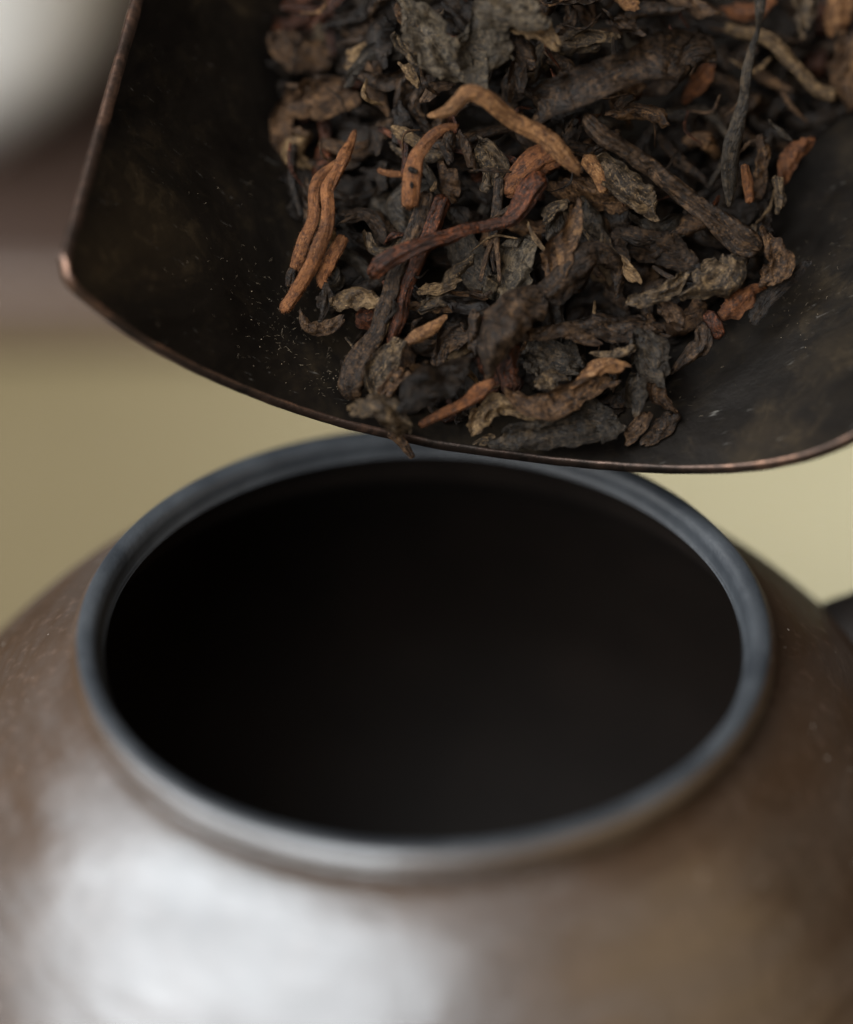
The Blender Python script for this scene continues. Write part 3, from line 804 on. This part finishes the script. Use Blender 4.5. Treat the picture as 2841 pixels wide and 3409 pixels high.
H('tea_leaf','leaf','rust',[(2270,330),(2330,270),(2370,210)],[40,60,40],-7,'dim rust leaf in the dark gap right of the log')
H('tea_leaf','leaf','rust',[(2420,20),(2480,40),(2560,30)],[60,80,60],-9,'dim rust leaf behind the top of the tall grey stem')

def fuzz(o, col, seed, dens=26.0):
    """fine down on a bud: short hairs rooted on its surface, one part of that bud"""
    rs = np.random.RandomState(seed)
    me = o.data
    n = len(me.polygons)
    ar = np.empty(n); me.polygons.foreach_get('area', ar)
    ce = np.empty(n * 3); me.polygons.foreach_get('center', ce); ce = ce.reshape(-1, 3)
    no = np.empty(n * 3); me.polygons.foreach_get('normal', no); no = no.reshape(-1, 3)
    if np.mean(np.sum(no * (ce - ce.mean(0)), 1)) < 0: no = -no
    cnt = int(min(1600, ar.sum() * 1e6 * dens))
    ix = rs.choice(n, cnt, p=ar / ar.sum())
    ex = me.vertices[0].co - me.vertices[len(me.vertices) - 3].co
    ax = np.array(ex) / (np.linalg.norm(ex) + 1e-9)
    d = no[ix] * 0.55 + rs.normal(0, .35, (cnt, 3)) - ax * 0.8
    d /= np.linalg.norm(d, axis=1)[:, None]
    ln = rs.uniform(.12, .38, cnt)[:, None] * MM
    wdt = 0.011 * MM
    t = np.cross(d, rs.normal(0, 1, (cnt, 3))); t /= np.linalg.norm(t, axis=1)[:, None]
    b2 = np.cross(d, t)
    p = ce[ix]
    V = np.stack([p + t * wdt, p - .5 * t * wdt + .87 * b2 * wdt, p - .5 * t * wdt - .87 * b2 * wdt, p + d * ln], 1).reshape(-1, 3)
    F = []
    for i in range(cnt):
        k = i * 4
        F += [(k, k + 1, k + 3), (k + 1, k + 2, k + 3), (k + 2, k, k + 3)]
    m2 = bpy.data.meshes.new('fuzz'); m2.from_pydata(V.tolist(), [], F); m2.materials.append(T[col])
    f = bpy.data.objects.new('fuzz', m2); COL.objects.link(f)
    f['kind'] = 'stuff'
    f.parent = o
    return f

for k, (name, kind, col, pts, wid, d, label, kw) in enumerate(L_):
    if kind == 'leaf' and 'curl' in kw:
        kw = dict(kw, curl=kw['curl'] * (-1.15 if k % 5 in (1, 3) else 0.8))
    o = piece(name, trace(pts, d), np.array(wid) * PX * (0.88 if kind == 'bud' else 1.0), kind, col, seed=100 + 7 * k, **kw)
    if kind == 'bud': fuzz(o, col, 100 + k)
    if label.startswith('smooth salmon'):
        for m, (pp, ww) in enumerate(((((1358, 556), (1374, 566), (1392, 572)), (12, 20, 14)), (((1369, 604), (1371, 616), (1370, 628)), (8, 13, 8)))):
            piece('dark_fleck', trace(pp, 3.15), np.array(ww) * PX, 'stem', 'black', parent=o, seed=60 + m, thick=.5, rings=26, around=16)
    tag(o, label, name.replace('_', ' '))

# three-pronged orange bud at the left: one thing, three shoots
base = trace([(1100, 640)], 2.0)[0]
bud = tag(empty('tea_bud', base), 'three pronged orange bud standing at the left edge of the heap', 'tea bud')
shoot = piece('shoot', trace([(1184,430),(1166,480),(1150,518),(1112,592),(1092,634),(1094,692),(1090,756),(1064,822),(1030,892),(990,958),(944,1040)],
      [-3,-2,-1,0,.6,1,1.2,1.2,1.2,1,.8]), np.array([14,32,42,44,44,44,46,50,48,46,40]) * PX, 'bud', 'orange', parent=bud, seed=901); fuzz(shoot, 'orange', 1)
shoot = piece('shoot', trace([(1136,530),(1090,572),(1062,600),(1050,640),(1050,692),(1042,740),(1018,796),(998,852),(976,900)],
      [-1,-.4,0,.4,.6,.6,.4,.2,0]), np.array([24,40,42,40,40,44,50,50,38]) * PX, 'bud', 'orange', parent=bud, seed=911); fuzz(shoot, 'orange', 2)
shoot = piece('shoot', trace([(1146,788),(1122,828),(1092,884),(1070,926),(1086,960)], [-.6,0,.2,.2,.2]), np.array([38,44,42,36,28]) * PX, 'bud', 'orange', parent=bud, seed=921); fuzz(shoot, 'orange', 3)
piece('stalk', trace([(978,892),(970,920),(966,960)], [0,0,0]), np.array([32,34,24]) * PX, 'stem', 'dark', parent=bud, seed=931)
# twin dark stem
base = trace([(1330, 1000)], 1.5)[0]
twin = tag(empty('tea_twig', base), 'long twin dark stem running from the centre down to the left front', 'tea twig')
piece('strand', trace([(1424,640),(1386,748),(1352,838),(1318,916),(1298,988),(1276,1048),(1258,1112),(1222,1164),(1190,1226),(1172,1284),(1184,1334)],
      [1.0,1.0,1,1.2,1.4,1.4,1.4,1.6,1.8,1.8,1.6]), np.array([42,48,48,46,48,50,54,72,86,80,40]) * PX, 'stem', 'dark', parent=twin, seed=941, rough=1.15)
piece('strand', trace([(1478,652),(1436,764),(1402,840),(1370,916),(1346,984),(1334,1048),(1310,1106),(1300,1152)],
      [1.0,1.0,1,1,1,1,1,1]), np.array([52,52,50,50,50,46,40,24]) * PX, 'stem', 'red', parent=twin, seed=951, rough=1.15)
piece('broken_end', trace([(1434,636),(1446,624),(1452,604)], [1.2,1.2,1.2]), np.array([16,18,10]) * PX, 'bud', 'tan', parent=twin, seed=961)
# split fibrous stem under the red stick
base = trace([(1650, 780)], 0)[0]
fork = tag(empty('tea_twig', base), 'split fibrous stem passing under the red stick, ending in two prongs', 'tea twig')
piece('strand', trace([(1662,590),(1656,680),(1648,780),(1646,810)], [0.6,.4,.2,.4]), np.array([30,36,40,34]) * PX, 'stem', 'dark', parent=fork, seed=971)
piece('prong', trace([(1644,786),(1622,846),(1598,940)], [.4,.8,1]), np.array([20,16,12]) * PX, 'stem', 'pink', parent=fork, seed=981)
piece('prong', trace([(1652,776),(1658,852),(1664,940)], [.4,.8,1]), np.array([24,18,13]) * PX, 'stem', 'pink', parent=fork, seed=991)
piece('prong', trace([(1648,800),(1640,850),(1646,905)], [.4,.7,.9]), np.array([16,12,9]) * PX, 'stem', 'dark', parent=fork, seed=995)

# ------------------------------------------------------------------ heap underneath: more leaves, each its own
outline = [(930, -120), (925, 200), (930, 460), (985, 700), (1030, 930), (1130, 1040), (1180, 1240), (1250, 1330), (1500, 1400), (1700, 1420), (2000, 1380), (2160, 1340),
           (2230, 1200), (2330, 1040), (2480, 940), (2560, 820), (2560, 690), (2640, 560), (2740, 420), (2900, 350), (2900, -120)]
def inside(x, y):
    c = False
    for i in range(len(outline)):
        (x1, y1), (x2, y2) = outline[i - 1], outline[i]
        if (y1 > y) != (y2 > y) and x < (x2 - x1) * (y - y1) / (y2 - y1) + x1:
            c = not c
    return c
def heap_d(x, y):
    d = -1.2
    if y < 700: d -= 11 * max(0, (1350 - x) / 420) * min(1, (700 - y) / 400)
    if x > 2000: d -= 9 * min(1, (x - 2000) / 600) * max(0, (900 - y) / 700)
    if y > 900: d += 1.0
    return d
shaded_cols = ['black'] * 10 + ['dark'] * 9 + ['grey'] * 2 + ['brown'] * 3 + ['slate'] * 2 + ['red'] * 2 + ['tan']  # mostly dark tones: shade between the upper leaves put into the colour
used = []
MARKS = [('salmon bud', 1380, 580), ('arched golden twig', 1640, 340), ('grey leaf plate', 1610, 180), ('thick dark log', 2080, 240), ('slanting stem', 2240, 600),
         ('tall grey stem', 2470, 340), ('three pronged bud', 1050, 760), ('twin dark stem', 1330, 960), ('red stick', 1430, 810), ('broad rust bud', 1790, 540),
         ('hooked leaf', 1870, 800), ('arched dark leaf', 1990, 860), ('big blurred leaf', 1690, 1080), ('front tangle', 1850, 1200), ('forked grey leaf', 2160, 1190),
         ('flat front leaf', 1880, 1430), ('slim rust bud', 1530, 1350), ('near dark leaf', 1430, 1280), ('mottled tan leaf', 1660, 1360), ('lumpy scrap', 2390, 920),
         ('rust flake', 2450, 1000), ('wide blurred brown leaf', 1060, 330), ('far left brown leaf', 1000, 160), ('blurred tan twig', 2640, 210), ('golden frayed tip', 1990, 580),
         ('dull dark sheet', 2190, 830), ('crumpled grey tan leaf', 1710, 880), ('blue grey leaf', 1560, 870), ('golden tan flake', 1200, 1000), ('top left hollow leaf', 1190, 80)]
WORD = {'black': 'black', 'dark': 'dark brown', 'grey': 'grey brown', 'slate': 'slate grey', 'brown': 'brown', 'red': 'red brown', 'pink': 'pinkish', 'rust': 'rust coloured', 'tan': 'tan'}
def scrap_label(o, x, y, col, noun, wd, l):
    m = min(MARKS, key=lambda t: (t[1] - x) ** 2 + (t[2] - y) ** 2)
    dx, dy = x - m[1], y - m[2]
    where = ('right of' if dx > 0 else 'left of') if abs(dx) > 1.3 * abs(dy) else ('above' if dy < 0 else 'below')
    size = 'narrow' if wd < 40 else ('broad' if wd > 78 else 'small')
    ln = 'long' if l > 115 else ('short' if l < 80 else '')
    w_ = [size, ln, WORD[col], 'tea', noun, 'just', where, 'the', m[0]]
    lab = ' '.join(t for t in w_ if t)
    near = sorted(MARKS, key=lambda t: (t[1] - x) ** 2 + (t[2] - y) ** 2)
    for alt in near[1:6]:
        if lab not in TAKEN: break
        lab = ' '.join(t for t in [size, ln, WORD[col], noun, where, m[0], 'towards', alt[0]] if t)
    TAKEN.add(lab)
    tag(o, lab, 'tea leaf', 'small tea scraps filling the heap')
TAKEN = set()
pts_used = []
tries = 0
while len(pts_used) < 215 and tries < 20000:
    tries += 1
    x, y = rnd.uniform(920, 2880), rnd.uniform(-110, 1420)
    if not inside(x, y): continue
    if any((x - a) ** 2 + (y - b) ** 2 < 70 ** 2 for a, b in pts_used): continue
    pts_used.append((x, y))
for k, (x, y) in enumerate(pts_used):
    a = rnd.uniform(0, math.pi)
    l = rnd.uniform(60, 165); b = rnd.uniform(-.8, .8)
    d = heap_d(x, y) - rnd.uniform(0.2, 3.6)
    p = [(x - l * math.cos(a), y - l * math.sin(a) * .8), (x + b * 30 * math.sin(a), y - b * 30 * math.cos(a)), (x + l * math.cos(a + b), y + l * math.sin(a + b) * .8)]
    p = [q if inside(*q) else ((q[0] + 2 * x) / 3, (q[1] + 2 * y) / 3) for q in p]
    kind = 'leaf' if rnd.random() < .72 else 'stem'
    used.append(rnd.choice(shaded_cols))
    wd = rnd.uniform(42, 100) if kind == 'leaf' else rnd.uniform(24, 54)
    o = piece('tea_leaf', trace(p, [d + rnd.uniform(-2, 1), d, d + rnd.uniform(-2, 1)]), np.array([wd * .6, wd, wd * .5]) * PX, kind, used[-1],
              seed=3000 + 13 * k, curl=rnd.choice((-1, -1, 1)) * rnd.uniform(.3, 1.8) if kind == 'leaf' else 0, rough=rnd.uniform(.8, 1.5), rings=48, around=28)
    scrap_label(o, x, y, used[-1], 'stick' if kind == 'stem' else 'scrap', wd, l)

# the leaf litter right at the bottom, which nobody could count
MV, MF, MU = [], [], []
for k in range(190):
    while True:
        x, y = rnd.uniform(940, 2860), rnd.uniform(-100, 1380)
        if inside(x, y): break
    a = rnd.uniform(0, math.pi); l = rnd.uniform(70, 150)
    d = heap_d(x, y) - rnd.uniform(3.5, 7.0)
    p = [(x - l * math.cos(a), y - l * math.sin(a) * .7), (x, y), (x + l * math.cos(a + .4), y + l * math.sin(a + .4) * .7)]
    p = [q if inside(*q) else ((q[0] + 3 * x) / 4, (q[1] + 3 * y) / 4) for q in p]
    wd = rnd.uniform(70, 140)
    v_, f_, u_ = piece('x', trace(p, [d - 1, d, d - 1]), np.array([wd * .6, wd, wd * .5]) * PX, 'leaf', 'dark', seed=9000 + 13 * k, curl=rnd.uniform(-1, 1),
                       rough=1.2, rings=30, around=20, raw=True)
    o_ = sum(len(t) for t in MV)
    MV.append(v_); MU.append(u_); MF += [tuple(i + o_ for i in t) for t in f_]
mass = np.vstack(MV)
litter = mesh_obj('tea_litter', mass, MF, T['black'], None, mass.mean(0), np.vstack(MU))  # black leaf tone carries the shade of the deep gaps
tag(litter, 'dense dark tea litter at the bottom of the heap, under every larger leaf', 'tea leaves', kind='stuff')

# thin broken slivers lying across the larger leaves
sl_pts = []
tries = 0
while len(sl_pts) < 85 and tries < 9000:
    tries += 1
    x, y = rnd.uniform(950, 2650), rnd.uniform(0, 1400)
    if inside(x, y) and all((x - a) ** 2 + (y - b) ** 2 > 80 ** 2 for a, b in sl_pts):
        sl_pts.append((x, y))
for k, (x, y) in enumerate(sl_pts):
    a = rnd.uniform(0, math.pi); l = rnd.uniform(30, 85); b = rnd.uniform(-.9, .9)
    d = heap_d(x, y) + rnd.uniform(0.6, 2.6)
    p = [(x - l * math.cos(a), y - l * math.sin(a)), (x + b * 16 * math.sin(a), y - b * 16 * math.cos(a)), (x + l * math.cos(a + b), y + l * math.sin(a + b))]
    wd = rnd.uniform(8, 22)
    used.append(rnd.choice(['black', 'dark', 'dark', 'dark', 'brown', 'brown', 'grey', 'tan', 'red', 'pink']))
    o = piece('tea_sliver', trace(p, [d - rnd.uniform(0, 1.5), d, d - rnd.uniform(0, 1.5)]), np.array([wd * .5, wd, wd * .3]) * PX, rnd.choice(['leaf', 'stem']), used[-1],
              seed=7000 + 13 * k, rough=rnd.uniform(.8, 1.3), rings=40, around=16, twist=rnd.uniform(-2, 2))
    scrap_label(o, x, y, used[-1], 'sliver', wd, l)

# ------------------------------------------------------------------ dust fibres on the scoop floor
DUST = simple('pale_tea_dust', (.05, .034, .02), (.30, .24, .16), 2600, 0.6)
dv, df = [], []
def hair(px, py, ln, wdt):
    p0 = hit_scoop(px, py, 0.10)
    a = rnd.uniform(0, math.pi); b = rnd.uniform(-1.2, 1.2)
    q = p0
    pts = [p0]
    for k in range(3):
        a2 = a + b * k / 3
        s, v, n = to_scoop(pts[-1] + (LAT * math.cos(a2) + AX * math.sin(a2)) * ln / 3)
        pts.append(from_scoop(np.float64(s), np.float64(v), floor_h(s) + rnd.uniform(.10, .22)))
    pts = np.array(pts)
    Tn = np.gradient(pts, axis=0); Tn /= np.linalg.norm(Tn, axis=1)[:, None]
    S = np.cross(Tn, NRM)
    o = len(dv)
    for k, p in enumerate(pts):
        r = wdt * (1 if 0 < k < 3 else .4)
        dv.extend([p + S[k] * r, p - S[k] * r * .5 + NRM * r, p - S[k] * r * .5 - NRM * r])
    for k in range(3):
        for j in range(3):
            df.append((o + k * 3 + j, o + k * 3 + (j + 1) % 3, o + (k + 1) * 3 + (j + 1) % 3, o + (k + 1) * 3 + j))
def crumb(px, py, r):
    p0 = hit_scoop(px, py, r * .6)
    o = len(dv)
    for q in ((1, 0, 0), (-1, 0, 0), (0, 1, 0), (0, -1, 0), (0, 0, 1), (0, 0, -1)):
        dv.append(p0 + r * rnd.uniform(.5, 1.3) * (LAT * q[0] + AX * q[1] + NRM * q[2] * .6) + LAT * rnd.uniform(-.3, .3) * r)
    for f_ in ((0, 2, 4), (2, 1, 4), (1, 3, 4), (3, 0, 4), (2, 0, 5), (1, 2, 5), (3, 1, 5), (0, 3, 5)):
        df.append(tuple(o + i for i in f_))
zones = [((980, 1140), 150, 110, 80), ((1120, 1260), 70, 80, 34), ((870, 1000), 140, 110, 26), ((2640, 1000), 70, 110, 24), ((2380, 1150), 120, 90, 14), ((2250, 1330), 60, 60, 10),
         ((700, 800), 160, 260, 22), ((2700, 900), 90, 160, 16), ((1560, 1475), 60, 14, 14)]
for (cx, cy), rx, ry, n in zones:
    for _ in range(n):
        x, y = rnd.gauss(cx, rx * .6), rnd.gauss(cy, ry * .6)
        s, v, nn = to_scoop(hit_scoop(x, y))
        if v < lip_v(s) + .6: continue
        for _ in range(1): hair(x + rnd.gauss(0, 30), min(y + rnd.gauss(0, 24), 1440), rnd.uniform(.10, .5), rnd.uniform(.006, .013))
        for _ in range(1): crumb(x + rnd.gauss(0, 40), min(y + rnd.gauss(0, 30), 1440), rnd.choice((.018, .025, .035, .06)))
dust = mesh_obj('tea_dust', np.array(dv), df, DUST, None, np.mean(dv, axis=0))
tag(dust, 'pale tea hairs and dust scattered over the scoop floor', 'tea dust', kind='stuff')

# ------------------------------------------------------------------ blurred background: wooden tray and white cup
def box_verts(x0, x1, y0, y1, z0, z1, bev):
    prof = [(0, bev), (bev, 0)]
    xs = []
    for (z, ins) in ((z0, bev), (z0 + bev, 0), (z1 - bev, 0), (z1, bev)):
        xs.append([(x0 + ins, y0 + ins, z), (x1 - ins, y0 + ins, z), (x1 - ins, y1 - ins, z), (x0 + ins, y1 - ins, z)])
    v = [p for r in xs for p in r]
    f = [(3, 2, 1, 0), (12, 13, 14, 15)]
    for k in range(3):
        for j in range(4):
            f.append((k * 4 + j, k * 4 + (j + 1) % 4, k * 4 + 4 + (j + 1) % 4, k * 4 + 4 + j))
    return v, f
fe = on_plane(60, 1165, 0)
tray = tag(empty('tea_tray', (fe[0] - 60, fe[1] + 120, 0)), 'blurred dark wooden tea tray behind the scoop on the left', 'tray')
v, f = box_verts(fe[0] - 260, fe[0] + 90, fe[1] + 4, fe[1] + 300, 0, 9.0, 1.2)
o = mesh_obj('board', v, f, WOOD, tray, (fe[0] - 60, fe[1] + 120, 0), smooth=False)
v, f = box_verts(fe[0] - 262, fe[0] + 92, fe[1], fe[1] + 3.9, 0, 10.0, 1.0)
mesh_obj('front_edge', v, f, WOODEDGE, tray, (fe[0] - 60, fe[1] + 120, 0), smooth=False)
cp = on_plane(-255, 365, 9.2)
cup = tag(empty('teacup', (cp[0], cp[1], 9.2)), 'blurred white porcelain cup in the top left corner on the tray', 'cup')
revolve('bowl', smooth_profile([(14, 0.0), (14.5, 2), (16.5, 3.6), (22.5, 7), (28.5, 16), (31, 29), (32, 42), (31.4, 42.4), (30.2, 41.5), (29.4, 30), (26, 18.5), (19, 10.5), (10, 7), (0.01, 6)], 6),
        PORCELAIN, cup, (cp[0], cp[1], 9.2), 72)
